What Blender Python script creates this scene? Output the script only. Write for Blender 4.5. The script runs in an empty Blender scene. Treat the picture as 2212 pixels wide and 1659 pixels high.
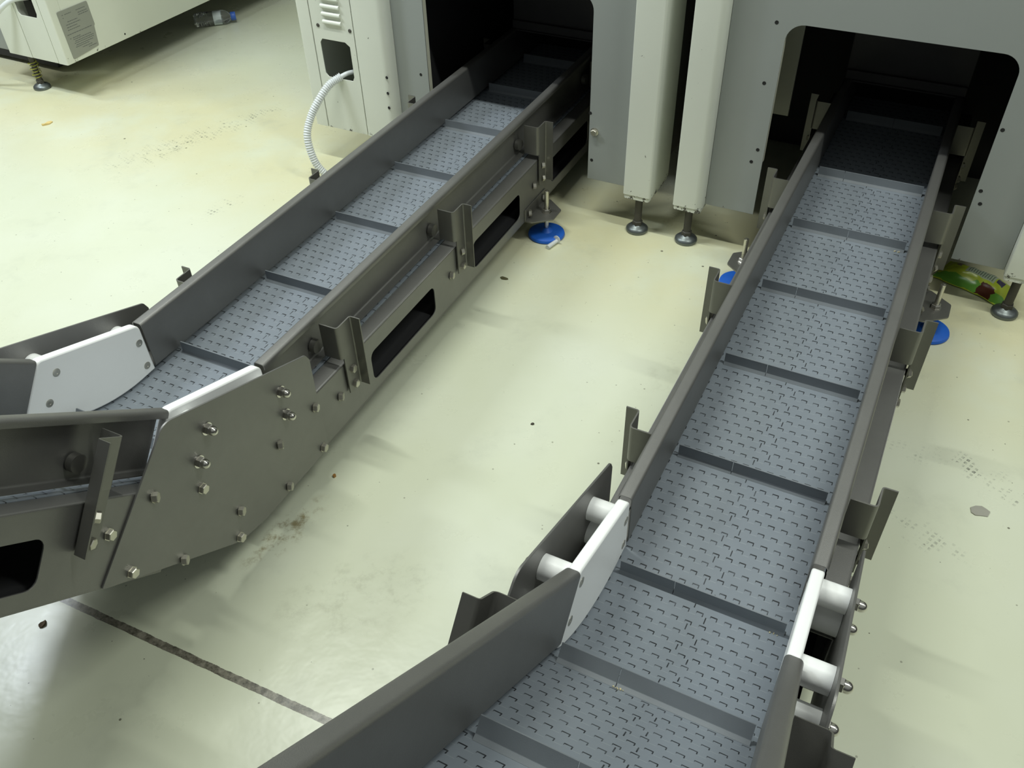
import bpy, bmesh, math, random
from mathutils import Vector, Matrix, noise
random.seed(7)
C = bpy.context.scene.collection
PI = math.pi
# ---------------------------------------------------------------- camera
F_PX, PITCH, ROLL, H = 1897.5, 0.7287, -0.0297, 1.5
fwd = Vector((0, math.cos(PITCH), -math.sin(PITCH)))
rt = Vector((1, 0, 0)); up = rt.cross(fwd)
c_, s_ = math.cos(ROLL), math.sin(ROLL)
rx, ux = c_*rt + s_*up, -s_*rt + c_*up
cam = bpy.data.objects.new('camera', bpy.data.cameras.new('camera')); C.objects.link(cam)
cam.matrix_world = Matrix(((rx.x, ux.x, -fwd.x, 0), (rx.y, ux.y, -fwd.y, 0), (rx.z, ux.z, -fwd.z, H), (0, 0, 0, 1)))
cam.data.sensor_width = 36; cam.data.sensor_fit = 'HORIZONTAL'
cam.data.lens = F_PX/2212*36; cam.data.clip_start = .02
bpy.context.scene.camera = cam
# frames: u runs along the conveyors towards the viewer, v to the right
RA, LA = 0.4886, 0.4698
def frame(o, a):
    U = Vector((-math.sin(a), -math.cos(a), 0)); V = Vector((math.cos(a), -math.sin(a), 0))
    return Vector((o[0], o[1], 0)), U, V
FR = frame((1.0260, 2.2102), RA); FL = frame((-.6186, 1.4931), LA)
def W(fr, u, v, z=0): return fr[0] + fr[1]*u + fr[2]*v + Vector((0, 0, z))
def rotz(fr): return math.atan2(fr[1].y, fr[1].x)
# ---------------------------------------------------------------- light
sc = bpy.context.scene
sc.view_settings.view_transform = 'Standard'; sc.view_settings.look = 'None'
sc.view_settings.exposure = 0.0; sc.view_settings.gamma = 1.0; sc.view_settings.use_curve_mapping = False
w = bpy.data.worlds.new('room_light'); sc.world = w; w.use_nodes = True
w.node_tree.nodes['Background'].inputs[0].default_value = (.90, .96, .93, 1)
_N = w.node_tree.nodes; _L = w.node_tree.links      # pale ceiling above, dim hall around
_tc = _N.new('ShaderNodeTexCoord'); _sx = _N.new('ShaderNodeSeparateXYZ'); _mr = _N.new('ShaderNodeMapRange')
_L.new(_tc.outputs['Generated'], _sx.inputs[0]); _L.new(_sx.outputs[2], _mr.inputs[0]); _mr.interpolation_type = 'SMOOTHSTEP'
_mr.inputs[1].default_value = .15; _mr.inputs[2].default_value = .95; _mr.inputs[3].default_value = .05; _mr.inputs[4].default_value = .34
_L.new(_mr.outputs[0], _N['Background'].inputs[1])
def tube(u, v, e, z=3.0, L=1.5, wd=.09, col=(.95, 1.0, .92)):
    l = bpy.data.lights.new('ceiling_tube', 'AREA'); l.shape = 'RECTANGLE'; l.size = wd; l.size_y = L
    l.energy = e; l.color = col
    o = bpy.data.objects.new('ceiling_tube', l); C.objects.link(o)
    o.location = W(FR, u, v, z); o.rotation_euler = (0, 0, rotz(FR))
for v, e in ((-4.7, 28), (-1.4, 43), (.95, 36), (3.3, 15)): tube(.92, v, e, L=1.2)
tube(1.25, -3.35, 62, z=3.0, L=.9, wd=.25, col=(.86, .94, 1.0))
# ---------------------------------------------------------------- materials
def mat(name, col, rough=.5, metal=0., bump=0., bscale=60, var=0., vscale=4, trans=0, coat=0, spec=.5, emis=None):
    m = bpy.data.materials.new(name); m.use_nodes = True
    N = m.node_tree.nodes; Lk = m.node_tree.links; b = N['Principled BSDF']
    b.inputs['Base Color'].default_value = (*col, 1); b.inputs['Roughness'].default_value = rough
    b.inputs['Metallic'].default_value = metal; b.inputs['Specular IOR Level'].default_value = spec
    if trans: b.inputs['Transmission Weight'].default_value = trans
    if coat: b.inputs['Coat Weight'].default_value = coat
    tc = N.new('ShaderNodeTexCoord')
    if var:
        n = N.new('ShaderNodeTexNoise'); n.inputs['Scale'].default_value = vscale; n.inputs['Detail'].default_value = 6
        n.inputs['Roughness'].default_value = .65
        Lk.new(tc.outputs['Object'], n.inputs['Vector'])
        mx = N.new('ShaderNodeMix'); mx.data_type = 'RGBA'
        mx.inputs[6].default_value = (*[c*(1-var) for c in col], 1); mx.inputs[7].default_value = (*[min(1, c*(1+var)) for c in col], 1)
        Lk.new(n.outputs['Fac'], mx.inputs[0]); Lk.new(mx.outputs[2], b.inputs['Base Color'])
    if bump:
        n2 = N.new('ShaderNodeTexNoise'); n2.inputs['Scale'].default_value = bscale; n2.inputs['Detail'].default_value = 3
        Lk.new(tc.outputs['Object'], n2.inputs['Vector'])
        bp = N.new('ShaderNodeBump'); bp.inputs['Strength'].default_value = bump; bp.inputs['Distance'].default_value = .001
        Lk.new(n2.outputs['Fac'], bp.inputs['Height']); Lk.new(bp.outputs[0], b.inputs['Normal'])
    return m
STEEL = mat('blasted_steel', (.23, .227, .217), .46, .72, .25, 900, .14, 9)
STEEL2 = mat('bracket_steel', (.195, .192, .176), .42, .7, .15, 900, .12, 12)
CHROME = mat('polished_bolt', (.62, .6, .55), .18, 1.)
HEXM = mat('bolt_steel', (.55, .53, .46), .33, .9)
HDPE = mat('white_plastic', (.95, .96, .95), .38, 0, .1, 200, .04, 6)
CLEAT = mat('cleat_plastic', (.185, .205, .225), .5, 0, .1, 600, .08, 20)
SUPSHADE = mat('support_and_shade', (.02, .02, .022), .7)  # near black: belt supports, plus added sheets standing in for inner shade
BLUE = mat('blue_rubber', (.015, .13, .62), .5, 0, .3, 300, .15, 30)
ROD = mat('threaded_rod', (.6, .58, .52), .22, 1., .6, 500)
FOOT = mat('foot_casting', (.17, .19, .19), .38, .7, .2, 300, .2, 25)
FOOTST = mat('foot_stem', (.09, .085, .075), .6, .5)
HOSE = mat('white_hose', (.72, .75, .76), .4)
DARK = mat('hole_dark', (.012, .012, .012), .8)
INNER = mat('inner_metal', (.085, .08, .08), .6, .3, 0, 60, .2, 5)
def chipped(name, col, chip_z=None, amt=.7):
    """painted sheet with small chips and scuffs"""
    m = mat(name, col, .42, 0, .06, 300)
    N = m.node_tree.nodes; Lk = m.node_tree.links; b = N['Principled BSDF']; tc = [n for n in N if n.type == 'TEX_COORD'][0]
    n = N.new('ShaderNodeTexNoise'); n.inputs['Scale'].default_value = 55; n.inputs['Detail'].default_value = 5; n.inputs['Roughness'].default_value = .7
    Lk.new(tc.outputs['Object'], n.inputs['Vector'])
    r = N.new('ShaderNodeValToRGB'); r.color_ramp.elements[0].position = amt; r.color_ramp.elements[1].position = amt+.015
    Lk.new(n.outputs['Fac'], r.inputs[0])
    n2 = N.new('ShaderNodeTexNoise'); n2.inputs['Scale'].default_value = 3.5; n2.inputs['Detail'].default_value = 5
    Lk.new(tc.outputs['Object'], n2.inputs['Vector'])
    m1 = N.new('ShaderNodeMix'); m1.data_type = 'RGBA'; m1.inputs[6].default_value = (*[c*.92 for c in col], 1); m1.inputs[7].default_value = (*[min(1, c*1.05) for c in col], 1)
    Lk.new(n2.outputs['Fac'], m1.inputs[0])
    sz = N.new('ShaderNodeSeparateXYZ'); Lk.new(tc.outputs['Object'], sz.inputs[0])     # knocks gather along the bottom rim
    mr = N.new('ShaderNodeMapRange'); Lk.new(sz.outputs[2], mr.inputs[0])
    for i, q in ((1, .128), (2, .165), (3, .17), (4, 0)): mr.inputs[i].default_value = q
    ad = N.new('ShaderNodeMath'); Lk.new(n.outputs['Fac'], ad.inputs[0]); Lk.new(mr.outputs[0], ad.inputs[1]); Lk.new(ad.outputs[0], r.inputs[0])
    m2 = N.new('ShaderNodeMix'); m2.data_type = 'RGBA'; m2.inputs[7].default_value = (.09, .085, .07, 1)
    Lk.new(m1.outputs[2], m2.inputs[6]); Lk.new(r.outputs[0], m2.inputs[0]); Lk.new(m2.outputs[2], b.inputs['Base Color'])
    return m
WHITE = chipped('white_paint', (.72, .745, .665), amt=.70)
CREAM = chipped('cream_paint', (.66, .66, .53), amt=.74)
GREY = chipped('grey_paint', (.31, .33, .32), amt=.76)
LABEL = mat('label_plate', (.33, .34, .31), .4, .3)
INK = mat('label_ink', (.13, .14, .14), .6)
# belt: interlocking links drawn from a uv map given in link units
def belt_mat():
    m = bpy.data.materials.new('link_belt'); m.use_nodes = True
    N = m.node_tree.nodes; Lk = m.node_tree.links; b = N['Principled BSDF']
    def M(op, a, c=None, clamp=False):
        n = N.new('ShaderNodeMath'); n.operation = op; n.use_clamp = clamp
        for i, q in enumerate((a, c)):
            if q is None: continue
            if isinstance(q, (int, float)): n.inputs[i].default_value = q
            else: Lk.new(q, n.inputs[i])
        return n.outputs[0]
    uv = N.new('ShaderNodeUVMap'); uv.uv_map = 'UVMap'
    sx = N.new('ShaderNodeSeparateXYZ'); Lk.new(uv.outputs[0], sx.inputs[0])
    x, y = sx.outputs[0], sx.outputs[1]
    row = M('FLOOR', y); fy = M('FRACT', y); odd = M('MODULO', M('ABSOLUTE', row), 2)
    xx = M('ADD', x, M('MULTIPLY', odd, .5)); fx = M('FRACT', xx)
    def band(v, c0, wd): return M('LESS_THAN', M('ABSOLUTE', M('SUBTRACT', v, c0)), wd)
    def rng(v, a, c0): return M('MULTIPLY', M('GREATER_THAN', v, a), M('LESS_THAN', v, c0))
    wj = N.new('ShaderNodeTexNoise'); wj.inputs['Scale'].default_value = 1.1; Lk.new(uv.outputs[0], wj.inputs['Vector'])
    # uv.y grows towards the viewer: the dark bar is on the far side
    top = M('MULTIPLY', band(fy, .22, .052), rng(fx, .02, .48))
    sR = M('MULTIPLY', band(fx, .48, .035), rng(fy, .18, .5))
    sL = M('MULTIPLY', band(fx, .02, .03), rng(fy, .18, .36))
    seam_c = M('ADD', 7.3, M('MULTIPLY', odd, .9))
    seam_r = M('MODULO', M('ABSOLUTE', M('ADD', row, 1)), 3)
    seam = M('MULTIPLY', M('MULTIPLY', band(x, 7.25, .04), M('SUBTRACT', 1, odd)), rng(fy, .45, 1.0))
    seam2 = M('MULTIPLY', M('MULTIPLY', band(x, 8.25, .04), odd), rng(fy, .45, 1.0))
    dk = M('MAXIMUM', M('MAXIMUM', M('MAXIMUM', top, sR), M('MULTIPLY', sL, .75)), M('MAXIMUM', seam, seam2))
    dk = M('MULTIPLY', dk, M('ADD', .25, M('MULTIPLY', wj.outputs['Fac'], 1.3), ), clamp=True)
    lt = M('MULTIPLY', band(fy, .52, .03), rng(fx, .50, .99))
    tc = N.new('ShaderNodeTexCoord'); n = N.new('ShaderNodeTexNoise'); n.inputs['Scale'].default_value = 9; n.inputs['Detail'].default_value = 6
    Lk.new(tc.outputs['Object'], n.inputs['Vector'])
    m1 = N.new('ShaderNodeMix'); m1.data_type = 'RGBA'; m1.inputs[6].default_value = (.18, .205, .235, 1); m1.inputs[7].default_value = (.235, .265, .30, 1)
    Lk.new(n.outputs['Fac'], m1.inputs[0])
    m2 = N.new('ShaderNodeMix'); m2.data_type = 'RGBA'; m2.inputs[7].default_value = (.29, .32, .34, 1)
    Lk.new(m1.outputs[2], m2.inputs[6]); Lk.new(M('MULTIPLY', lt, .55), m2.inputs[0])
    m3 = N.new('ShaderNodeMix'); m3.data_type = 'RGBA'; m3.inputs[7].default_value = (.02, .022, .026, 1)
    Lk.new(m2.outputs[2], m3.inputs[6]); Lk.new(dk, m3.inputs[0]); Lk.new(m3.outputs[2], b.inputs['Base Color'])
    bp = N.new('ShaderNodeBump'); bp.inputs['Strength'].default_value = .5; bp.inputs['Distance'].default_value = .001; bp.invert = True
    Lk.new(dk, bp.inputs['Height']); Lk.new(bp.outputs[0], b.inputs['Normal'])
    b.inputs['Roughness'].default_value = .42
    return m
BELT = belt_mat()
# ---------------------------------------------------------------- mesh helpers
def link(name, me, m, parent=None, loc=None, rot=None):
    o = bpy.data.objects.new(name, me); C.objects.link(o)
    if m and not me.materials: me.materials.append(m)
    o.parent = parent
    if loc is not None: o.location = loc
    if rot is not None: o.rotation_euler = rot
    return o
def done(bm, name, smooth=None):
    bmesh.ops.recalc_face_normals(bm, faces=bm.faces)
    me = bpy.data.meshes.new(name); bm.to_mesh(me); bm.free()
    if smooth:
        for p in me.polygons: p.use_smooth = True
        me.set_sharp_from_angle(angle=math.radians(smooth))
    return me
def box(bm, a, b, bev=0, seg=2):
    r = bmesh.ops.create_cube(bm, size=1)
    c = [(a[i]+b[i])/2 for i in range(3)]; s = [abs(b[i]-a[i]) for i in range(3)]
    for v in r['verts']: v.co = Vector((c[0]+v.co.x*s[0], c[1]+v.co.y*s[1], c[2]+v.co.z*s[2]))
    if bev:
        es = list({e for v in r['verts'] for e in v.link_edges})
        bmesh.ops.bevel(bm, geom=es, offset=bev, segments=seg, affect='EDGES', profile=.5)
def cyl(bm, p, q, r1, r2=None, seg=20, cap=True):
    p, q = Vector(p), Vector(q); d = q-p; r2 = r1 if r2 is None else r2
    M = Matrix.Translation((p+q)/2) @ d.to_track_quat('Z', 'Y').to_matrix().to_4x4()
    return bmesh.ops.create_cone(bm, cap_ends=cap, segments=seg, radius1=r1, radius2=r2, depth=d.length, matrix=M)
def lathe(bm, prof, seg=28, M=Matrix()):
    rings = []
    for r, z in prof:
        rings.append([bm.verts.new(M @ Vector((r*math.cos(2*PI*i/seg), r*math.sin(2*PI*i/seg), z))) for i in range(seg)])
    for A, B in zip(rings, rings[1:]):
        for i in range(seg): bm.faces.new((A[i], A[(i+1) % seg], B[(i+1) % seg], B[i]))
    bm.faces.new(rings[0][::-1]); bm.faces.new(rings[-1])
def extrude(bm, poly, mp):
    """poly 2d closed; mp(p,k) -> 3d for k=0,1"""
    A = [bm.verts.new(mp(p, 0)) for p in poly]; B = [bm.verts.new(mp(p, 1)) for p in poly]
    n = len(poly)
    for i in range(n): bm.faces.new((A[i], A[(i+1) % n], B[(i+1) % n], B[i]))
    bm.faces.new(A[::-1]); bm.faces.new(B)
def fillet(pts, r, closed=True, seg=4):
    out = []; n = len(pts)
    for i in range(n):
        P = Vector(pts[i][:2]); rr = pts[i][2] if len(pts[i]) > 2 else r
        if (not closed and i in (0, n-1)) or rr <= 0: out.append(tuple(P)); continue
        A = Vector(pts[i-1][:2]); B = Vector(pts[(i+1) % n][:2])
        a = (A-P).normalized(); b = (B-P).normalized(); ang = a.angle(b)
        if ang > PI-.02: out.append(tuple(P)); continue
        t = min(rr/math.tan(ang/2), (A-P).length*.49, (B-P).length*.49); R = t*math.tan(ang/2)
        c = P+(a+b).normalized()*R/math.sin(ang/2)
        s = P+a*t-c; e = P+b*t-c
        a0 = math.atan2(s.y, s.x); a1 = math.atan2(e.y, e.x); d = (a1-a0+PI) % (2*PI)-PI
        for k in range(seg+1):
            th = a0+d*k/seg; out.append((c.x+R*math.cos(th), c.y+R*math.sin(th)))
    return out
def sheet(line, t, r):
    """outline of a folded sheet: polyline line, thickness t to its left"""
    L = fillet(line, r, closed=False)
    out = []; n = len(L)
    for i in range(n):
        P = Vector(L[i]); d = Vector((0, 0))
        if i: d += (P-Vector(L[i-1])).normalized()
        if i < n-1: d += (Vector(L[i+1])-P).normalized()
        d.normalize(); out.append(tuple(P+Vector((-d.y, d.x))*t))
    return L+out[::-1]
def plate(name, outline, holes, t, bev=0.0006):
    """flat plate with holes in its own xy plane, centred on z"""
    cu = bpy.data.curves.new(name, 'CURVE'); cu.dimensions = '2D'; cu.fill_mode = 'BOTH'
    cu.extrude = t/2-bev; cu.bevel_depth = bev; cu.bevel_resolution = 1; cu.offset = -bev
    for L in [outline]+list(holes):
        sp = cu.splines.new('POLY'); sp.points.add(len(L)-1); sp.use_cyclic_u = True
        for i, p in enumerate(L): sp.points[i].co = (p[0], p[1], 0, 1)
    o = bpy.data.objects.new(name, cu); C.objects.link(o)
    bpy.context.view_layer.update()
    me = bpy.data.meshes.new_from_object(o.evaluated_get(bpy.context.evaluated_depsgraph_get()))
    bpy.data.objects.remove(o); bpy.data.curves.remove(cu)
    me.materials.clear(); me.name = name
    return me
# plates are drawn as (x, z) or (y, z): transforms that stand them up
UP_X = Matrix(((1, 0, 0, 0), (0, 0, 1, 0), (0, 1, 0, 0), (0, 0, 0, 1)))     # (x,y,z)->(x, z, y): lies in plane y=const
UP_Y = Matrix(((0, 0, 1, 0), (1, 0, 0, 0), (0, 1, 0, 0), (0, 0, 0, 1)))     # (x,y,z)->(z, x, y): lies in plane x=const
def stand(me, M, t=(0, 0, 0)):
    me.transform(Matrix.Translation(t) @ M); 
    bm = bmesh.new(); bm.from_mesh(me); bmesh.ops.recalc_face_normals(bm, faces=bm.faces); bm.to_mesh(me); bm.free()
    return me
def merge(bm, me):
    bm.from_mesh(me)
def root(name, label, cat, loc, rz=0, group=None):
    o = bpy.data.objects.new(name, None); C.objects.link(o); o.location = loc; o.rotation_euler = (0, 0, rz)
    o.empty_display_size = .05; o['label'] = label; o['category'] = cat
    if group: o['group'] = group
    return o
def tag(o, label, cat, group=None):
    o['label'] = label; o['category'] = cat
    if group: o['group'] = group
    return o
def tubepath(bm, pts, rad, seg=14, cap=True):
    pts = [Vector(p) for p in pts]; n = len(pts)
    rings = []; X = None
    for i, P in enumerate(pts):
        T = (pts[min(i+1, n-1)]-pts[max(i-1, 0)]).normalized()
        if X is None: X = T.orthogonal().normalized()
        X = (X-T*X.dot(T)).normalized(); Y = T.cross(X)
        r = rad(i/(n-1)) if callable(rad) else rad
        rings.append([bm.verts.new(P+X*r*math.cos(2*PI*k/seg)+Y*r*math.sin(2*PI*k/seg)) for k in range(seg)])
    for A, B in zip(rings, rings[1:]):
        for k in range(seg): bm.faces.new((A[k], A[(k+1) % seg], B[(k+1) % seg], B[k]))
    if cap: bm.faces.new(rings[0][::-1]); bm.faces.new(rings[-1])
def spline(ctrl, n=12):
    P = [Vector(p) for p in ctrl]; P = [P[0]*2-P[1]]+P+[P[-1]*2-P[-2]]; out = []
    for i in range(1, len(P)-2):
        for k in range(n):
            t = k/n; a, b, c, d = P[i-1:i+3]
            out.append(.5*((2*b)+(c-a)*t+(2*a-5*b+4*c-d)*t*t+(3*b-a-3*c+d)*t**3))
    out.append(P[-2]); return out
# ---------------------------------------------------------------- floor
def floor_mat():
    m = mat('epoxy_floor', (.6, .6, .45), .3, 0)
    N = m.node_tree.nodes; Lk = m.node_tree.links; b = N['Principled BSDF']
    geo = N.new('ShaderNodeNewGeometry'); P = geo.outputs['Position']
    def M(op, a, c=None, clamp=False):
        n = N.new('ShaderNodeMath'); n.operation = op; n.use_clamp = clamp
        for i, q in enumerate((a, c)):
            if q is None: continue
            if isinstance(q, (int, float)): n.inputs[i].default_value = q
            else: Lk.new(q, n.inputs[i])
        return n.outputs[0]
    def NZ(scale, det=6, rough=.6, vec=None, off=(0, 0, 0)):
        mp = N.new('ShaderNodeMapping'); mp.inputs['Location'].default_value = off; Lk.new(vec or P, mp.inputs['Vector'])
        n = N.new('ShaderNodeTexNoise'); n.inputs['Scale'].default_value = scale; n.inputs['Detail'].default_value = det; n.inputs['Roughness'].default_value = rough
        Lk.new(mp.outputs[0], n.inputs['Vector']); return n.outputs['Fac']
    def SM(v, a, c):
        n = N.new('ShaderNodeMapRange'); n.interpolation_type = 'SMOOTHSTEP'; Lk.new(v, n.inputs[0]); n.inputs[1].default_value = a; n.inputs[2].default_value = c
        return n.outputs[0]
    def DOT(vec, off):
        n = N.new('ShaderNodeVectorMath'); n.operation = 'DOT_PRODUCT'; Lk.new(P, n.inputs[0]); n.inputs[1].default_value = vec
        return M('SUBTRACT', n.outputs['Value'], off)
    def MIX(f, a, col):
        n = N.new('ShaderNodeMix'); n.data_type = 'RGBA'; Lk.new(f, n.inputs[0])
        if isinstance(a, tuple): n.inputs[6].default_value = (*a, 1)
        else: Lk.new(a, n.inputs[6])
        n.inputs[7].default_value = (*col, 1); return n.outputs[2]
    o, U, V = FR
    uu = DOT(U, o.dot(U)); vv = DOT(V, o.dot(V))
    # warm yellowed resin with greener clean patches
    f1 = SM(NZ(1.6, 4, .5), .35, .68)
    col = MIX(f1, (.69, .72, .55), (.73, .76, .62))
    # yellower, noise-broken band along the machine fronts
    yb = M('MULTIPLY', SM(M('ABSOLUTE', M('SUBTRACT', uu, .12)), .75, .05), SM(NZ(2.3, 5, .6, off=(3, 1, 0)), .25, .6))
    col = MIX(M('MULTIPLY', yb, .55), col, (.69, .62, .33))
    # grey traffic scuffing
    g = SM(NZ(5, 8, .7, off=(7, 2, 0)), .52, .8); col = MIX(M('MULTIPLY', g, .3), col, (.42, .44, .35))
    jd = DOT((.4369, .8995, 0), .5*((-.9328*.4369+1.0603*.8995)+(-.3442*.4369+.7852*.8995)))
    # dots of grime
    vo = N.new('ShaderNodeTexVoronoi'); vo.inputs['Scale'].default_value = 17; vo.inputs['Randomness'].default_value = 1; Lk.new(P, vo.inputs['Vector'])
    wn = N.new('ShaderNodeTexWhiteNoise'); Lk.new(vo.outputs['Position'], wn.inputs['Vector'])
    sp = M('LESS_THAN', vo.outputs['Distance'], M('MULTIPLY', M('POWER', wn.outputs['Value'], 5), .075)); col = MIX(M('MULTIPLY', sp, .8), col, (.10, .095, .06))
    vo2 = N.new('ShaderNodeTexVoronoi'); vo2.inputs['Scale'].default_value = 50; Lk.new(P, vo2.inputs['Vector'])
    wn2 = N.new('ShaderNodeTexWhiteNoise'); Lk.new(vo2.outputs['Position'], wn2.inputs['Vector'])
    sp2 = M('LESS_THAN', vo2.outputs['Distance'], M('MULTIPLY', M('POWER', wn2.outputs['Value'], 6), .12)); col = MIX(M('MULTIPLY', sp2, .55), col, (.16, .15, .10))
    # shoe and trolley prints: fine grid of rubber marks in patches
    def patch(c, a, l1, l2, strength, freq=420, dark=(.10, .105, .09)):
        nonlocal col
        ca, sa = math.cos(a), math.sin(a)
        X = DOT((ca, sa, 0), c[0]*ca+c[1]*sa); Y = DOT((-sa, ca, 0), -c[0]*sa+c[1]*ca)
        d = M('ADD', M('POWER', M('ABSOLUTE', M('DIVIDE', X, l1)), 2), M('POWER', M('ABSOLUTE', M('DIVIDE', Y, l2)), 2))
        msk = SM(d, 1.0, .1)
        grid = M('MULTIPLY', M('GREATER_THAN', M('SINE', M('MULTIPLY', X, freq)), -.1), M('GREATER_THAN', M('SINE', M('MULTIPLY', Y, freq*1.1)), -.3)) if freq else None
        nz = SM(NZ(26, 5, .7, off=(c[0]*7, 0, 0)), .47, .68)
        f = M('MULTIPLY', M('MULTIPLY', msk, nz), strength)
        if grid: f = M('MULTIPLY', f, grid)
        col = MIX(f, col, dark)
    patch((-1.13, 3.18), .75, .42, .075, .9); patch((-.95, 2.62), 1.0, .10, .05, .6); patch((-1.3, 3.02), .8, .25, .10, .5)
    patch((1.08, 1.30), -.9, .17, .045, .95, 470); patch((.93, 1.40), -.5, .09, .04, .5, 470); patch((.86, 1.16), -.9, .12, .05, .55, 470)
    patch((-.50, 1.22), .9, .14, .05, .75, 0, (.22, .15, .03)); patch((-.62, 1.27), .5, .12, .07, .6, 0, (.12, .10, .03))
    patch((-.33, 1.05), .3, .22, .12, .25, 0, (.3, .3, .2)); patch((.55, 1.72), .3, .3, .1, .2, 0, (.3, .3, .2))
    # floor joint
    jn = NZ(30, 5, .7); jl = M('ADD', jd, M('MULTIPLY', M('SUBTRACT', jn, .5), .007))
    joint = M('LESS_THAN', M('ABSOLUTE', jl), .0075)
    jc = N.new('ShaderNodeMix'); jc.data_type = 'RGBA'; jc.inputs[6].default_value = (.05, .047, .032, 1); jc.inputs[7].default_value = (.30, .28, .22, 1); Lk.new(SM(NZ(60, 6, .75), .3, .7), jc.inputs[0])
    fin = N.new('ShaderNodeMix'); fin.data_type = 'RGBA'; Lk.new(joint, fin.inputs[0]); Lk.new(col, fin.inputs[6]); Lk.new(jc.outputs[2], fin.inputs[7])
    Lk.new(fin.outputs[2], b.inputs['Base Color'])
    rr = N.new('ShaderNodeMapRange'); Lk.new(NZ(8, 6, .65, off=(1, 5, 0)), rr.inputs[0]); rr.inputs[3].default_value = .22; rr.inputs[4].default_value = .36
    Lk.new(rr.outputs[0], b.inputs['Roughness'])
    bp = N.new('ShaderNodeBump'); bp.inputs['Strength'].default_value = .25; bp.inputs['Distance'].default_value = .004
    Lk.new(M('SUBTRACT', NZ(14, 3), M('MULTIPLY', joint, 1.5)), bp.inputs['Height']); Lk.new(bp.outputs[0], b.inputs['Normal'])
    return m
bm = bmesh.new(); box(bm, (-9, -6, -.05), (9, 12, 0)); o = link('floor', done(bm, 'floor'), floor_mat()); o['kind'] = 'structure'
# ---------------------------------------------------------------- conveyors
ZB = .24; BR = .38; TH = math.radians(38.6); B0 = .05
B1 = B0+BR*math.sin(TH); Z1 = ZB+BR*(1-math.cos(TH)); ARC = BR*TH
LIN = 1.55; XEND = -2.08
INC = dict(loc=(B1, 0, Z1), rot=(0, -TH, 0))
def path(s):
    if s < 0: return B0+s, ZB, 0
    if s < ARC: t = s/BR; return B0+BR*math.sin(t), ZB+BR*(1-math.cos(t)), t
    s -= ARC; return B1+s*math.cos(TH), Z1+s*math.sin(TH), TH
MESH = {}
def hexbolt():
    if 'hex' not in MESH:
        bm = bmesh.new(); lathe(bm, [(.0115, 0), (.0115, .0014), (.0101, .0016), (.0101, .0085), (.0088, .0098)], 6)
        MESH['hex'] = done(bm, 'hex_bolt', 25)
    return MESH['hex']
def capnut():
    if 'cap' not in MESH:
        bm = bmesh.new(); lathe(bm, [(.0125, 0), (.0125, .0018)], 24)
        lathe(bm, [(.011, .0016), (.011, .010), (.0095, .0115)], 6)
        lathe(bm, [(.0092, .0105), (.0092, .015)]+[(.0092*math.cos(a), .015+.0092*math.sin(a)) for a in [k*PI/14 for k in range(1, 7)]], 20)
        MESH['cap'] = done(bm, 'cap_nut', 30)
    return MESH['cap']
def screw():
    if 'scr' not in MESH:
        bm = bmesh.new(); lathe(bm, [(.0085, 0), (.0085, .0006), (.0078, .0008), (.0034, .0008), (.003, .0003)], 20)
        MESH['scr'] = done(bm, 'screw', 30)
    return MESH['scr']
SIDE = {1: (-PI/2, 0, 0), -1: (PI/2, 0, 0)}      # local z outwards along +y / -y
VF, VP = .217, .2215
def rect(x0, z0, x1, z1): return [(x0, z0), (x1, z0), (x1, z1), (x0, z1)]
def side_frame_mesh(x0, x1, wins, key):
    if key in MESH: return MESH[key]
    bm = bmesh.new()
    out = rect(x0, -.163, x1, -.002)
    me = stand(plate('side', out, [fillet(rect(a, -.131, b, -.048), .018) for a, b in wins], .003, .0004), UP_X, (0, VF-.0015, 0))
    merge(bm, me)
    for z, v0 in ((0, .1785), (-.163, .195)):
        sgn = -1 if z == 0 else 1
        prof = [(VF, z+sgn*.004), (VF-.0012, z+sgn*.0012), (VF-.004, z), (v0, z), (v0, z+sgn*.003), (VF, z+sgn*.003)]
        extrude(bm, prof, lambda p, k: Vector(((x0, x1)[k], p[0], p[1])))
    MESH[key] = done(bm, 'side_frame'); return MESH[key]
def rail_mesh(L, key):
    if key in MESH: return MESH[key]
    bm = bmesh.new()
    line = [(.1735, .012), (.1515, .012), (.1515, .126), (.1735, .126), (.1735, .114)]
    prof = sheet(line, .0022, .005)
    extrude(bm, prof, lambda p, k: Vector((k*L, p[0], p[1])))
    MESH[key] = done(bm, 'guard_rail', 35); return MESH[key]
def bracket_mesh(d):
    """folded Z bracket. leg one runs out from the rail, leg two lies on the frame, leg three turns out. d = direction along x"""
    key = 'br%d' % d
    if key in MESH: return MESH[key]
    bm = bmesh.new()
    v2 = VF+.0045
    line = [(0, .178), (0, v2), (d*.05, v2), (d*.05, v2+.027)]
    prof = sheet(line, .003*d, .006)
    def up(p, k):
        return Vector((p[0], p[1], (-.083, .108)[k]))
    prof_low = sheet([(d*.004, v2), (d*.05, v2), (d*.05, v2+.027)], .003*d, .006)
    extrude(bm, prof, lambda p, k: Vector((p[0], p[1], (.018, .106)[k])))
    extrude(bm, prof_low, lambda p, k: Vector((p[0], p[1], (-.083, .0182)[k])))
    xc = .008 if d < 0 else .020; cyl(bm, (xc, .1545, .044), (xc, .168, .044), .016, seg=24)
    MESH[key] = done(bm, 'bracket', 35); return MESH[key]
def mirror(key, me):
    k = key+'m'
    if k not in MESH:
        m2 = me.copy(); m2.transform(Matrix.Scale(-1, 4, (0, 1, 0))); m2.flip_normals(); MESH[k] = m2
    return MESH[k]
def arc_pts(off, n=14, s0=0, s1=ARC):
    r = []
    for i in range(n+1):
        s = s0+(s1-s0)*i/n; b, z, t = path(s); r.append((b-off*math.sin(t), z+off*math.cos(t)))
    return r
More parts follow.
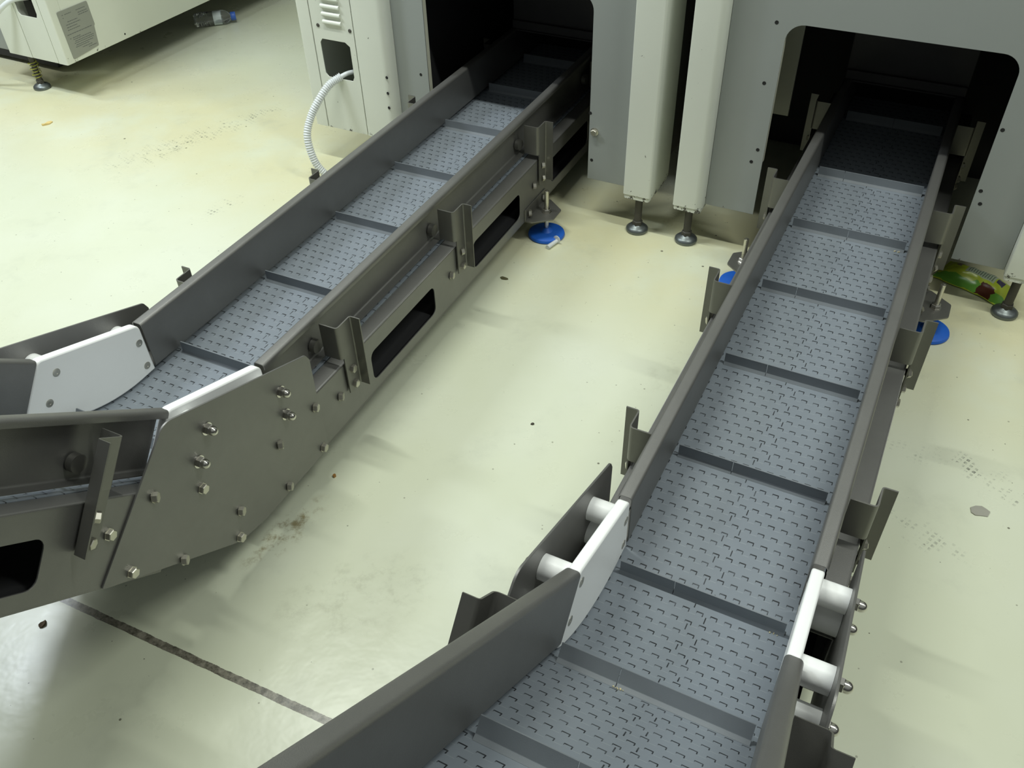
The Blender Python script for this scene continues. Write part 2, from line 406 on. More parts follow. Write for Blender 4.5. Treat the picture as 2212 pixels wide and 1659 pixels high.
def bolt_at(parent, side, x, z, kind='bolt', y=VP, loc0=None):
    me, m, nm = {'bolt': (hexbolt(), HEXM, 'bolt'), 'cap': (capnut(), CHROME, 'cap_nut')}[kind]
    return link(nm, me, m, parent, (x, side*y, z), (SIDE[side][0], 0, random.uniform(0, 1) if kind == 'bolt' else 0))
def belt_mesh(cnt=None):
    if 'belt' in MESH: return MESH['belt']
    bm = bmesh.new(); uvl = bm.loops.layers.uv.new('UVMap')
    ss = [XEND-B0, -1.5, -1, -.5, 0]+[ARC*i/16 for i in range(1, 17)]+[ARC+.5, ARC+1.0, ARC+LIN]
    HW = .1755; T = .010; pitch = .308/12; per = .308/13
    rows = []
    for s in ss:
        b, z, t = path(s); nx, nz = -math.sin(t), math.cos(t)
        rows.append([bm.verts.new((b, -HW, z)), bm.verts.new((b, HW, z)), bm.verts.new((b-nx*T, HW, z-nz*T)), bm.verts.new((b-nx*T, -HW, z-nz*T))])
    for i in range(len(rows)-1):
        A, B = rows[i], rows[i+1]
        for k in range(4):
            f = bm.faces.new((A[k], A[(k+1) % 4], B[(k+1) % 4], B[k]))
            for lp in f.loops:
                s = ss[i] if lp.vert in A else ss[i+1]
                j = (A.index(lp.vert) if lp.vert in A else B.index(lp.vert))
                y = HW if j in (1, 2) else -HW
                if k == 1: y = HW+.02*(j == 2)
                lp[uvl].uv = ((y+HW)/per, (s+4.0)/pitch+.35)
    bm.faces.new(rows[0][::-1]); bm.faces.new(rows[-1])
    MESH['belt'] = done(bm, 'belt'); return MESH['belt']
def cleat_mesh(seam, key):
    if key in MESH: return MESH[key]
    bm = bmesh.new(); hw = .142; g = .0006
    prof = fillet([(-.0022, 0, 0), (-.0014, .0285, 0), (.0014, .0285, 0), (.0022, .006, .002), (.0075, 0, 0)], .003, True, 3)
    for a, b in ((-hw, seam-g), (seam+g, hw)):
        extrude(bm, prof, lambda p, k: Vector((p[0], (a, b)[k], p[1]+.0002)))
    MESH[key] = done(bm, 'cleat', 35); return MESH[key]
def conveyor(fr, ub, label, esc, cleats, wins_h, foot_z):
    R = root('conveyor', label, 'conveyor', W(fr, ub, 0), rotz(fr), 'pair of inclined belt conveyors')
    # belt with its cross cleats
    bl = link('belt', belt_mesh(), BELT, R); bl['label'] = 'blue grey interlocking link belt'
    for s, sm in cleats:
        b, z, t = path(s)
        link('cleat', cleat_mesh(sm, 'cl%.3f' % sm), CLEAT, bl, (b, 0, z), (0, -t, 0))
    # return run of the belt, widened to darken the frame windows, and slide bars
    bm = bmesh.new(); box(bm, (XEND, -.198, .083), (B0+.1, .198, .092))
    for y in (-.1, 0, .1): box(bm, (XEND, y-.012, .20), (B0, y+.012, .2295))
    link('return_belt', done(bm, 'return_belt'), SUPSHADE, R)
    bm = bmesh.new(); box(bm, (.03, -.198, -.155), (LIN, .198, -.146))
    for y in (-.1, 0, .1): box(bm, (0, y-.012, -.04), (LIN, y+.012, -.0105))
    link('return_belt', done(bm, 'return_belt'), SUPSHADE, R, **INC)
    # side frames, horizontal and inclined
    fh = side_frame_mesh(XEND, B0-.02, wins_h, 'fh'); fi = side_frame_mesh(.02, LIN, [(.29, .59), (.80, 1.10), (1.2, 1.45)], 'fi')
    link('side_frame', fh, STEEL, R, (0, 0, ZB)); link('side_frame', mirror('fh', fh), STEEL, R, (0, 0, ZB))
    link('side_frame', fi, STEEL, R, **INC); link('side_frame', mirror('fi', fi), STEEL, R, **INC)
    # guard rails
    rh = rail_mesh(-XEND, 'rh'); ri = rail_mesh(LIN, 'ri')
    for sd in (1, -1):
        m1 = rh if sd > 0 else mirror('rh', rh); m2 = ri if sd > 0 else mirror('ri', ri)
        link('guard_rail', m1, STEEL, R, (XEND, 0, ZB))
        es = esc; link('guard_rail', m2, STEEL, R, (B1+es*math.cos(TH), 0, Z1+es*math.sin(TH)), (0, -TH, 0))
    # bend plates on both sides
    n = Vector((-math.sin(TH), math.cos(TH))); a = Vector((math.cos(TH), math.sin(TH)))
    P0 = Vector((B1, Z1))
    e = .158
    bot = P0+n*(-.163); cx = bot+a*e
    outl = [(-.081, ZB-.164, 0), (.150, ZB-.164, .05), (.225, ZB-.150, .1), (cx.x, cx.y, .004), (.290, .482, .03), (-.074, .353, .012), (-.083, .335, .004), (-.081, ZB+.002, 0)]
    if 'bp' not in MESH: MESH['bp'] = stand(plate('bend_plate', fillet(outl, .004, True, 6), [], .004, .0006), UP_X, (0, VF+.0022, 0))
    BOLTS = [(-.064, .2146), (-.0616, .0945), (.0615, .216), (.2658, .2937), (.362, .369), (.2037, .1622), (.2243, .1042), (.358, .19), (.454, .272), (.0658, .0945)]
    NUTS = [(.0186, .3294), (.02, .268), (.2126, .400), (.252, .352)]
    # curved white guides
    ar = arc_pts(.004, 14)
    tip = P0+a*(esc-.003)+n*.005; tp2 = P0+a*(esc-.003)+n*.128
    gout = [(-.001+.003, ZB+.006, 0)]+[(p[0], p[1], 0) for p in ar]+[(tip.x, tip.y, 0), (tp2.x, tp2.y, .012), (.004, ZB+.128, .018)]
    if 'gp%g' % esc not in MESH: MESH['gp%g' % esc] = stand(plate('guide_plate', fillet(gout, 0, True, 6), [], .020, .0035), UP_X, (0, .1615, 0))
    gm = MESH['gp%g' % esc]
    for sd in (1, -1):
        bp = link('bend_plate', MESH['bp'] if sd > 0 else mirror('bp', MESH['bp']), STEEL, R)
        gp = link('guide_plate', gm if sd > 0 else mirror('gp%g' % esc, gm), HDPE, R); gp['label'] = 'white plastic curved guide'
        for x, z in BOLTS: bolt_at(bp, sd, x, z, y=VF+.0042)
        for x, z in NUTS:
            bolt_at(bp, sd, x, z, 'cap', y=VF+.0042)
            if 'spc' not in MESH:
                bm = bmesh.new(); cyl(bm, (0, 0, 0), (0, 0, .0455), .021, seg=28); MESH['spc'] = done(bm, 'spacer', 40)
            link('spacer', MESH['spc'], HDPE, gp, (x, sd*.1714, z), SIDE[sd])
            link('screw', screw(), HEXM, gp, (x, sd*.1514, z), SIDE[-sd])
        # rail brackets, level part
        for x in (-.182, -.702, -1.222, -1.742):
            me = bracket_mesh(-1); br = link('rail_bracket', me if sd > 0 else mirror('br-1', me), STEEL2, R, (x, 0, ZB))
            for dz in (-.026, -.07): bolt_at(br, sd, -.026, dz, y=VF+.0048)
            bolt_at(R, sd, x+.028, .17, y=VF+.0002)
        # rail brackets, sloping part
        for x in (esc+.148, esc+.80, esc+1.32):
            me = bracket_mesh(1)
            br = link('rail_bracket', me if sd > 0 else mirror('br1', me), STEEL2, R, (B1+x*math.cos(TH), 0, Z1+x*math.sin(TH)), (0, -TH, 0))
            for dz in (-.026, -.07): bolt_at(br, sd, .021, dz, y=VF+.0048)
            q = P0+a*(x-.022)+n*(-.065); bolt_at(R, sd, q.x, q.y, y=VF+.0002)
        # levelling foot on its angle bracket
        if 'fb' not in MESH:
            bm = bmesh.new()
            box(bm, (-.075, VF+.0005, .078), (.075, VF+.0035, .118), .0008, 1)
            me = plate('shelf', fillet([(-.075, VF+.002, 0), (.075, VF+.002, 0), (.075, VF+.022), (.03, VF+.078), (-.03, VF+.078), (-.075, VF+.022)], .01), [], .004, .0005)
            me.transform(Matrix.Translation((0, 0, .080))); merge(bm, me)
            MESH['fb'] = done(bm, 'foot_bracket', 35)
            bm = bmesh.new(); cyl(bm, (0, 0, .006), (0, 0, .155), .0068, seg=16); lathe(bm, [(.0045, .155), (.0035, .158)], 16)
            MESH['rod'] = done(bm, 'threaded_rod', 40)
            bm = bmesh.new()
            lathe(bm, [(.0155, .082), (.0155, .0838), (.0125, .084), (.0125, .093), (.011, .0945)], 6); lathe(bm, [(.0125, .066), (.0125, .077)], 6)
            MESH['nut'] = done(bm, 'nut', 25)
            bm = bmesh.new(); lathe(bm, [(.055, 0), (.058, .004), (.056, .011), (.050, .0145), (.020, .017), (.012, .024), (.009, .028)], 36)
            MESH['pad'] = done(bm, 'pad', 35)
        fb = link('foot_bracket', MESH['fb'] if sd > 0 else mirror('fb', MESH['fb']), STEEL2, R, (-1.205, 0, 0))
        for dx in (-.055, .052): bolt_at(fb, sd, dx, .098, y=VF+.0036)
        lf = link('levelling_foot', MESH['pad'], BLUE, R, (-1.205, sd*.258, 0)); lf['label'] = 'blue rubber foot pad'
        link('threaded_rod', MESH['rod'], ROD, lf); link('nut', MESH['nut'], CHROME, lf)
    # support leg of the raised end
    return R
WINS = [(-.588, -.288), (-1.103, -.803), (-1.64, -1.33)]
cl_L = [(-.125+.308, .05)]+[(-.125-.308*i, sm) for i, sm in enumerate((.12, .10, .09, .1, .1))]+[(-1.665, .1), (-1.945, .1)]
cl_L += [(.183+.30*k, .1) for k in range(1, 5)]
conveyor(FL, .075, 'dark steel cleated belt conveyor running into the middle machine with the louvred cabinet', .040, cl_L, WINS, 0)
cl_R = [(.0045, -.045), (.297, -.05), (.592, -.02), (.89, -.03), (1.19, -.03), (1.49, 0)]
cl_R += [(.0045-.308*i, sm) for i, sm in ((1, -.035), (2, -.05), (3, -.06), (4, .0), (5, -.07))]+[(-1.94, 0)]
conveyor(FR, 1.485, 'dark steel cleated belt conveyor nearest the green packet, running into the right machine', .016, cl_R, WINS, 0)
# ---------------------------------------------------------------- machines
FU = .153; PU = .112; HT = 1.55; BACK = -1.55
def foot_mesh():
    if 'mf' not in MESH:
        bm = bmesh.new(); lathe(bm, [(.033, 0), (.035, .005), (.034, .011), (.026, .018), (.015, .022), (.012, .026)], 32)
        MESH['mf'] = done(bm, 'base', 40)
        bm = bmesh.new(); lathe(bm, [(.016, .021), (.016, .035), (.014, .037)], 6); cyl(bm, (0, 0, .03), (0, 0, .14), .0115, seg=16)
        MESH['mfs'] = done(bm, 'stem', 30)
    return MESH['mf'], MESH['mfs']
def mach_foot(R, u, v):
    a, b = foot_mesh(); f = link('levelling_foot', a, FOOT, R, (u, v, 0)); link('stem', b, FOOTST, f); return f
def mroot(label): return root('packing_machine', label, 'machine', FR[0], rotz(FR), 'row of packing machines')
def prt(name, bm, m, R, smooth=None, label=None):
    o = link(name, done(bm, name, smooth), m, R)
    if label: o['label'] = label
    return o
def post_mesh(bm, v0, v1, zb=.120, rl=.004, rr=.006):
    """hollow looking front post with round corners and a small chipped base strip"""
    sec = fillet([(FU, v0, rl), (FU, v1, rr), (-.02, v1, .002), (-.02, v0, .002)], .01, True, 5)
    extrude(bm, sec, lambda p, k: Vector((p[0], p[1], (zb+.014, HT)[k])))
    extrude(bm, fillet([(FU-.002, v0+.002), (FU-.002, v1-.003), (-.02, v1-.003), (-.02, v0+.002)], .008, True, 4), lambda p, k: Vector((p[0], p[1], (zb, zb+.0125)[k])))
def shell(R, v0, v1, wallm, zb=.15, xf=-.021):
    bm = bmesh.new()
    for va, vb in ((v0, v0+.012), (v1-.012, v1)): box(bm, (BACK, va, zb), (xf, vb, HT), .0006)
    prt('side_wall', bm, wallm, R)
    bm = bmesh.new(); box(bm, (BACK-.012, v0, .06), (BACK, v1, HT), .002); prt('back_wall', bm, wallm, R)
    bm = bmesh.new(); box(bm, (BACK, v0, HT), (FU, v1, HT+.03), .004); prt('top_cover', bm, wallm, R)
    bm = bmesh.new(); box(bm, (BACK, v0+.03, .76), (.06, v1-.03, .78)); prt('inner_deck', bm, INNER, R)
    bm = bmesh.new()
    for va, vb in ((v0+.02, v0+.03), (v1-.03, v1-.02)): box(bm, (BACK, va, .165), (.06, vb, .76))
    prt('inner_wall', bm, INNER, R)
def shade_walls(R, a, b):  # dark walls added to keep light out and the machine interior black
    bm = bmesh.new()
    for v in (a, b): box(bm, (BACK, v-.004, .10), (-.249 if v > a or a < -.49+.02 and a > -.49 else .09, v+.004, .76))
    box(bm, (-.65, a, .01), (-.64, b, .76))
    prt('shade_wall', bm, SUPSHADE, R)
def front_panel(R, v0, v1, o0, o1, ztop, zb=.136, r=.045, label=None):
    out = [(v0, zb), (o0, zb), (o0, ztop, r), (o1, ztop, r), (o1, zb), (v1, zb), (v1, HT), (v0, HT)]
    me = stand(plate('front_panel', fillet(out, 0, True, 8), [], .003, .0005), UP_Y, (PU-.0015, 0, 0))
    o = link('front_panel', me, GREY, R)
    # folded lip behind the opening edge
    line = fillet([(o0-.001, .30), (o0-.001, ztop+.001, r), (o1+.001, ztop+.001, r), (o1+.001, .30)], 0, False, 8)
    bm = bmesh.new(); extrude(bm, sheet(line, .0025, 0), lambda p, k: Vector(((PU-.003, PU-.022)[k], p[0], p[1])))
    l = link('lip', done(bm, 'lip'), CREAM, o)
    return o
def holes(P, pts, r=.0055):
    for v, z in pts:
        if 'hole' not in MESH:
            bm = bmesh.new(); lathe(bm, [(.0052, 0), (.0046, .0006), (.002, .0003)], 14); MESH['hole'] = done(bm, 'screw_hole')
        link('screw_hole', MESH['hole'], DARK, P, (PU, v, z), (0, PI/2, 0))
def hood(R, u, vc):
    bm = bmesh.new()
    box(bm, (u-.003, vc-.175, .365), (u, vc+.175, .75)); box(bm, (u-.02, vc-.175, .362), (u+.018, vc+.175, .366), .001)
    box(bm, (u+.001, vc-.175, .366), (u+.014, vc+.175, .395), .004)
    prt('discharge_chute', bm, INNER, R)
# --- machine on the right (its opening takes the right conveyor)
M2 = mroot('white and grey packing machine at right, its opening taking the wide right conveyor')
bm = bmesh.new(); post_mesh(bm, -.517, -.430, rr=.022); prt('front_post', bm, WHITE, M2, 40)
bm = bmesh.new(); post_mesh(bm, .395, .482, .130); prt('front_post', bm, WHITE, M2, 40)
shell(M2, -.517, .482, CREAM)
fp = front_panel(M2, -.429, .394, -.284, .262, .688)
holes(fp, [(-.312, .686), (-.317, .527), (-.303, .338), (-.315, .299), (.273, .344), (.282, .309), (.271, .51)])
hood(M2, -.42, 0); shade_walls(M2, -.48, .38)
bm = bmesh.new(); box(bm, (-.26, -.48, .285), (-.25, -.298, .76), .001); prt('inner_plate', bm, CREAM, M2)
for u, v in ((.119, -.472), (.107, .437), (-1.4, -.47), (-1.4, .437)): mach_foot(M2, u, v)
# --- middle machine
M1 = mroot('white and grey packing machine in the middle with a louvred cabinet and white hose')
bm = bmesh.new(); post_mesh(bm, -.676, -.590); prt('front_post', bm, WHITE, M1, 40)
shell(M1, -1.829, -.590, CREAM, .15, -.2505)
fp = front_panel(M1, -1.489, -.677, -1.372, -.812, .690)
holes(fp, [(-.810, .351), (-.80, .20), (-1.40, .37)])
bm = bmesh.new(); lathe(bm, [(.0125, 0), (.0125, .002), (.0115, .0025)], 22, Matrix.Translation((PU, -.794, .295)) @ Matrix.Rotation(PI/2, 4, 'Y'))
wsh = prt('washer', bm, HEXM, fp, 30); link('bolt', hexbolt(), CHROME, fp, (PU+.002, -.794, .295), (0, PI/2, 0))
hood(M1, -.395, -1.146); shade_walls(M1, -1.42, -.70)
for u, v in ((.125, -.631), (-.5, -1.80), (-1.4, -.63), (-1.4, -1.78)): mach_foot(M1, u, v)
def cabinet(R, v0, va, vb, v1, zb, hole, depth=-.25, r_out=.028):
    """front cabinet: edge strip, service cover with a cable hole, broad trim"""
    cb = bmesh.new()
    # hollow body behind the cover
    box(cb, (-.25, va-.001, zb+.004), (-.24, vb+.001, HT))
    body = prt('cabinet_back', cb, DARK, R)
    for a, b, r0, r1 in ((v0, va-.0015, .008, .001), (vb+.0015, v1, .001, r_out)):
        bm = bmesh.new(); sec = fillet([(FU, a, r0), (FU, b, r1), (depth, b, .001), (depth, a, .001)], .01, True, 6)
        extrude(bm, sec, lambda p, k: Vector((p[0], p[1], (zb, HT)[k]))); prt('cabinet_trim', bm, WHITE, R, 40)
    h0, h1, hz0, hz1 = hole
    ch = .012
    H = [(h0+ch, hz0), (h1-ch*.6, hz0), (h1, hz0+ch*1.2), (h1, hz1-ch), (h1-ch*1.4, hz1), (h0+ch*.8, hz1), (h0, hz1-ch), (h0, hz0+ch)]
    me = stand(plate('service_cover', rect(va+.0015, zb, vb-.0015, HT), [H], .003, .0006), UP_Y, (FU-.0025, 0, 0))
    cv = link('service_cover', me, WHITE, R)
    bm = bmesh.new(); box(bm, (-.24, va, zb+.001), (FU-.006, vb, zb+.004)); prt('cabinet_floor', bm, WHITE, R)
    return cv
cv = cabinet(M1, -1.83, -1.777, -1.612, -1.490, .138, (-1.752, -1.636, .322, .448))
bm = bmesh.new()
for k in range(7):
    z = .500+.0245*k
    prof = [(0, 0), (.007, .002), (.0085, .006), (.006, .011), (0, .014)]
    extrude(bm, prof, lambda p, kk: Vector((FU-.001+p[0], (-1.726, -1.656)[kk], z+p[1])))
prt('louvre', bm, WHITE, cv, 50)
for v, z in ((-1.751, .490), (-1.627, .489)):
    
    if 'scd' not in MESH:
        bm = bmesh.new(); lathe(bm, [(.0062, 0), (.006, .0012), (.0045, .0022)], 16); MESH['scd'] = done(bm, 'screw', 30)
    link('screw', MESH['scd'], FOOTST, cv, (FU-.001, v, z), (0, PI/2, 0))
for v, z in ((-1.505, .358), (-1.508, .305), (-1.51, .255)):
    link('screw_hole', MESH['hole'], DARK, cv, (FU+.0, v, z), (0, PI/2, 0), )
# --- machine at the upper left
M0 = mroot('white machine at upper left with a grey label plate on its side')
cv0 = cabinet(M0, -3.39, -3.25, -3.100, -3.049, .148, (-3.235, -3.127, .322, .448), .10, .006)
shell(M0, -4.3, -3.049, WHITE, .148, .0995)
fp0 = front_panel(M0, -4.29, -3.392, -4.1, -3.52, .690)
for u, v in ((.124, -3.306), (-1.4, -3.1), (.12, -4.26)): f0 = mach_foot(M0, u, v)
bm = bmesh.new(); box(bm, (-.06, -4.25, .02), (-.03, -3.37, .30), .002); prt('shade_box', bm, SUPSHADE, M0)  # dark box added in place of the shade under the machine
# label on the side sheet
me = stand(plate('label_plate', fillet([(.118, .160), (-.018, .172), (-.026, .248), (-.031, .252), (-.028, .345), (.124, .345)], .006), [], .002, .0004), UP_X, (0, -3.0475, 0))
lp = link('label_plate', me, LABEL, M0); lp['label'] = 'grey printed plate with warning text'
bm = bmesh.new(); rnd = random.Random(3)
for z, segs in ((.327, ((.105, .100), (.092, .060), (.035, -.01))), (.316, ((.105, .101), (.03, -.015))), (.308, ((.03, -.02),)), (.298, ((.09, .04),)), (.288, ((.10, .03),)), (.278, ((.10, .05),)), (.268, ((.10, .04),)),
                (.252, ((.11, -.015),)), (.236, ((.104, .098), (.09, .05))), (.229, ((.09, .0),)), (.221, ((.085, -.01),)), (.214, ((.09, -.008),)), (.206, ((.085, .0),)), (.199, ((.09, .02),)), (.190, ((.06, .01),)), (.182, ((.03, -.01),))):
    for a, b in segs:
        x = a
        while x > b:
            w_ = rnd.uniform(.004, .011); box(bm, (x, -3.0464, z), (max(x-w_, b), -3.0461, z+.0024)); x -= w_+.002
prt('text_line', bm, INK, lp)
# side panel seam and bolt
bm = bmesh.new(); lathe(bm, [(.004, 0), (.0035, .001)], 12, Matrix.Translation((-.162, -3.049, .168)) @ Matrix.Rotation(-PI/2, 4, 'X')); prt('bolt', bm, DARK, M0)
# yellow green string round the foot
bm = bmesh.new(); ctrl = []
for k in range(40):
    a = k*.9; ctrl.append((.124+.017*math.cos(a)*(1+.3*math.sin(k*1.3)), -3.306+.017*math.sin(a), .05+.07*k/40))
tubepath(bm, spline(ctrl, 4), .0014, 6)
st = prt('string', bm, mat('yellow_string', (.35, .36, .05), .7), M0, 60, 'yellow green string wound on the foot')
# ---------------------------------------------------------------- hoses
ctrl = [(.02, -1.62, .325), (.08, -1.645, .334), (.135, -1.675, .337), (.165, -1.702, .322)]
bm = bmesh.new(); tubepath(bm, [W(FR, *p) for p in spline(ctrl, 8)], .0075, 14)
hs = tag(prt('cable_hose', bm, HOSE, None, 60), 'ribbed white cable hose curving from the cabinet hole down to the floor', 'hose')
ctrl = [(.150, -1.690, .331), (.185, -1.72, .308), (.222, -1.742, .268), (.252, -1.762, .22), (.284, -1.765, .17), (.297, -1.752, .11), (.293, -1.731, .055), (.27, -1.69, .016), (.20, -1.60, .014)]
bm = bmesh.new(); P = [W(FR, *p) for p in spline(ctrl, 44)]
tubepath(bm, P, lambda t: .0125+.0016*math.sin(t*2*PI*62), 18)
o = prt('ribbed_sleeve', bm, HOSE, hs, 60); 
ctrl = [(.06, -3.19, .37), (.12, -3.215, .378), (.158, -3.245, .375), (.19, -3.30, .335), (.21, -3.36, .27), (.22, -3.44, .18), (.22, -3.55, .08), (.2, -3.7, .013)]
bm = bmesh.new(); tubepath(bm, [W(FR, *p) for p in spline(ctrl, 10)], .0095, 14)
tag(prt('cable', bm, HOSE, None, 60), 'smooth white cable leaving the hole of the upper left machine', 'cable')
# ---------------------------------------------------------------- things on the floor
def bottle():
    a, b = Vector((-1.4674, 4.3238, .0325)), Vector((-1.2825, 4.371, .0325)); d = (b-a).normalized()
    ang = math.atan2(d.y, d.x)
    R = root('water_bottle', 'crushed clear plastic water bottle with blue cap lying beside the machine', 'bottle', (a.x, a.y, 0), ang)
    Mx = Matrix.Translation((0, 0, .0325)) @ Matrix.Rotation(PI/2, 4, 'Y')
    bm = bmesh.new(); prof = [(.012, .004), (.024, 0), (.031, .006)]
    for i in range(7): prof += [(.0315, .014+i*.007), (.0298, .0175+i*.007)]
    prof += [(.0315, .065), (.031, .07), (.031, .112), (.0315, .130), (.030, .142), (.023, .160), (.0165, .168), (.0165, .180)]
    lathe(bm, prof, 28, Mx)
    for v in bm.verts:
        k = noise.noise(v.co*30)*.004; v.co.z = max(.0006, v.co.z+k); v.co.y += k
    prt('body', bm, mat('clear_plastic', (.93, .95, .97), .08, trans=.95), R, 40)
    bm = bmesh.new(); lathe(bm, [(.0305, .088), (.0322, .089), (.0322, .126), (.0305, .127)], 28, Mx); prt('paper_label', bm, mat('bottle_label', (.62, .68, .72), .5, var=.2, vscale=60), R, 40)
    bm = bmesh.new(); lathe(bm, [(.018, .170), (.0195, .172), (.0195, .190), (.0175, .193)], 24, Mx); prt('cap', bm, mat('blue_cap', (.05, .14, .55), .4), R, 40)
bottle()
def packet():
    m = mat('green_foil', (.25, .42, .03), .28, .0, 0)
    N = m.node_tree.nodes; Lk = m.node_tree.links; b = N['Principled BSDF']
    uv = N.new('ShaderNodeUVMap'); uv.uv_map = 'UVMap'; sx = N.new('ShaderNodeSeparateXYZ'); Lk.new(uv.outputs[0], sx.inputs[0])
    nz = N.new('ShaderNodeTexNoise'); nz.inputs['Scale'].default_value = 5; Lk.new(uv.outputs[0], nz.inputs['Vector'])
    def M(op, a, c=None):
        n = N.new('ShaderNodeMath'); n.operation = op
        for i, q in enumerate((a, c)):
            if q is None: continue
            if isinstance(q, (int, float)): n.inputs[i].default_value = q
            else: Lk.new(q, n.inputs[i])
        return n.outputs[0]
    x = sx.outputs[0]; y = sx.outputs[1]; xj = M('ADD', x, M('MULTIPLY', M('SUBTRACT', nz.outputs['Fac'], .5), .25)); yj = M('ADD', y, M('MULTIPLY', M('SUBTRACT', nz.outputs['Fac'], .5), .25))
    def R(v, a, c): return M('MULTIPLY', M('GREATER_THAN', v, a), M('LESS_THAN', v, c))
    def MIX(f, a, col):
        n = N.new('ShaderNodeMix'); n.data_type = 'RGBA'; Lk.new(f, n.inputs[0])
        if isinstance(a, tuple): n.inputs[6].default_value = (*a, 1)
        else: Lk.new(a, n.inputs[6])
        n.inputs[7].default_value = (*col, 1); return n.outputs[2]
    c = MIX(R(yj, .0, .30), (.58, .70, .06), (.20, .52, .07))
    c = MIX(M('MULTIPLY', R(xj, .60, .82), R(yj, .0, .36)), c, (.11, .035, .02))
    pan = M('MULTIPLY', R(x, .33, .74), R(y, .42, .80)); c = MIX(pan, c, (.52, .60, .46))
    ln = M('MULTIPLY', M('MULTIPLY', R(x, .35, .72), R(y, .45, .77)), M('GREATER_THAN', M('SINE', M('MULTIPLY', x, 190)), .1)); c = MIX(M('MULTIPLY', ln, .7), c, (.06, .10, .06))
    c = MIX(M('MULTIPLY', R(x, .76, .86), R(y, .5, .78)), c, (.07, .06, .13))
    c = MIX(M('MULTIPLY', R(xj, .14, .26), R(yj, .62, .95)), c, (.30, .24, .17))
    Lk.new(c, b.inputs['Base Color'])
    A, B = Vector((1.272, 2.128, 0)), Vector((1.405, 1.975, 0)); L = (B-A).length; wd = .112; d = (B-A).normalized(); s = Vector((-d.y, d.x, 0))
    bm = bmesh.new(); uvl = bm.loops.layers.uv.new('UVMap'); nx, ny = 34, 20; top = []; bot = []
    for i in range(nx+1):
        rt_, rb_ = [], []
        for j in range(ny+1):
            x, y = i/nx, j/ny; puff = (max(0, math.sin(PI*min(1, max(0, (x-.04)/.92))))**.5)*(math.sin(PI*y**1.7)**.7 if 0 < y < 1 else 0)
            wv = wd*(.86+.14*abs(2*x-1)); cr = noise.noise(Vector((x*4, y*3, 1)))*.011+noise.noise(Vector((x*11, y*8, 2)))*.005
            ridge = .006*max(0, 1-abs((y-.36-.06*x))*9)
            base = A+d*(x*L)+s*((y-.5)*wv)+s*noise.noise(Vector((x*5, 0, 3)))*.008
            rt_.append(bm.verts.new(base+Vector((0, 0, .006+puff*(.034+cr*.9+ridge)+.002*abs(noise.noise(Vector((x*20, y*20, 5))))))))
            rb_.append(bm.verts.new(base+Vector((0, 0, .0035-.003*puff))))
        top.append(rt_); bot.append(rb_)
    for G in (top, bot):
        for i in range(nx):
            for j in range(ny):
                f = bm.faces.new((G[i][j], G[i+1][j], G[i+1][j+1], G[i][j+1]))
                for lp, (a, c2) in zip(f.loops, ((i, j), (i+1, j), (i+1, j+1), (i, j+1))): lp[uvl].uv = (a/nx, c2/ny)
    for i in range(nx):
        bm.faces.new((top[i][0], top[i+1][0], bot[i+1][0], bot[i][0])); bm.faces.new((top[i][ny], top[i+1][ny], bot[i+1][ny], bot[i][ny]))
    for j in range(ny):
        bm.faces.new((top[0][j], top[0][j+1], bot[0][j+1], bot[0][j])); bm.faces.new((top[nx][j], top[nx][j+1], bot[nx][j+1], bot[nx][j]))
    tag(prt('snack_packet', bm, m, None, 50), 'crumpled green foil snack packet lying under the right machine', 'packet')
packet()
def chip(name, c, r, h, m, label, cat, ang=0, el=1.0, n=9, seed=1, group=None):
    rd = random.Random(seed); bm = bmesh.new()
    pl = [(c[0]+math.cos(ang)*x-math.sin(ang)*y, c[1]+math.sin(ang)*x+math.cos(ang)*y) for x, y in
          [(r*el*rd.uniform(.6, 1)*math.cos(2*PI*k/n), r*rd.uniform(.6, 1)*math.sin(2*PI*k/n)) for k in range(n)]]
    extrude(bm, pl, lambda p, k: Vector((p[0], p[1], (.0002, h)[k]*(1+(0 if not k else .4*math.sin(p[0]*300))))))
    return tag(prt(name, bm, m, None), label, cat, group)
chip('paint_flake', (1.008, 1.220), .020, .002, mat('flake', (.36, .35, .30), .6), 'grey paint flake on the floor right of the right conveyor', 'flake', .4, 1.2, 9, 4)
chip('crumb', (-1.797, 3.299), .011, .006, mat('crumb_yellow', (.72, .55, .22), .6), 'pale orange crumb on the floor at upper left', 'crumb', .8, 2.2, 9, 5)
chip('crumb', (-.947, 1.003), .0065, .005, mat('crumb_brown', (.12, .08, .04), .6), 'brown crumb on the floor at lower left beyond the joint', 'crumb', 1.2, 1.6, 9, 6)
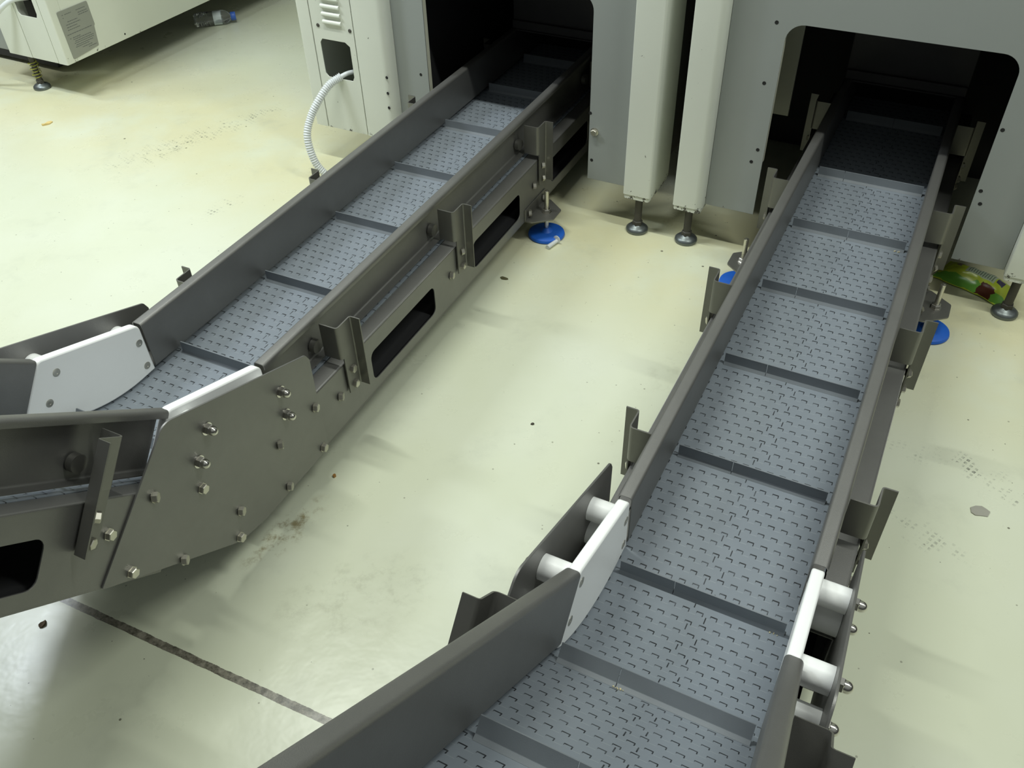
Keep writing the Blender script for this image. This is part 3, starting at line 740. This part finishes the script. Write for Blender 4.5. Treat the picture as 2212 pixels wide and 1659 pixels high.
chip('crumb', (-.416, 1.378), .005, .005, mat('crumb_orange', (.40, .20, .05), .6), 'small orange crumb beside the bend plate of the left conveyor', 'crumb', 0, 1.2, 8, 7)
chip('dirt_flake', (-.013, 2.150), .009, .002, mat('dirt', (.10, .09, .04), .7), 'dark olive dirt flake on the floor right of the left conveyor', 'flake', -.5, 2.0, 9, 8)
chip('dirt_flake', (.047, 1.531), .0042, .002, mat('dirt2', (.05, .045, .03), .7), 'tiny black dirt flake in the middle of the open floor', 'flake', .3, 1.4, 8, 9)
# clear plastic plug by the blue foot of the left conveyor
pr = root('plastic_plug', 'small translucent white plastic plug beside the blue foot pad of the left conveyor', 'plug', (.122, 2.300, 0), math.atan2(.05, .045))
bm = bmesh.new(); cyl(bm, (0, 0, .0075), (.045, 0, .008), .0072, .006, 16); bmesh.ops.create_cone
prt('stem', bm, HOSE, pr, 40)
bm = bmesh.new(); cyl(bm, (.045, 0, .013), (.047, 0, .013), .0128, seg=18); prt('flange', bm, HOSE, pr, 40)

# bits of product caught at the feet of the cleats
RES = mat('product_crumb', (.62, .55, .33), .7)
def residue(u, b_s, v, lab, sd):
    b, z, t = path(b_s); bm = bmesh.new(); rd = random.Random(sd)
    for k in range(7):
        r_ = bmesh.ops.create_icosphere(bm, subdivisions=1, radius=rd.uniform(.0009, .002))
        p = Vector((rd.uniform(.003, .010), rd.uniform(-.009, .009), .0012)); M_ = Matrix.Rotation(-t, 3, 'Y')
        for q in r_['verts']: q.co = M_ @ (q.co+p)
    o = prt('product_crumb', bm, RES, None); o.location = W(FR, 1.485+b, v, z); o.rotation_euler = (0, 0, rotz(FR))
    tag(o, lab, 'crumb')
residue(0, .0045, .128, 'pale crumbs at the right end of the cleat beside the white guide', 1)
residue(0, .0045-.308*4, .128, 'pale crumbs at the right end of a far cleat of the right conveyor', 2)
residue(0, .297, -.045, 'yellowish crumbs at the joint of the first sloping cleat', 3)
residue(0, .235, .128, 'pale crumbs on the belt links just below the right sloping guard rail', 4)
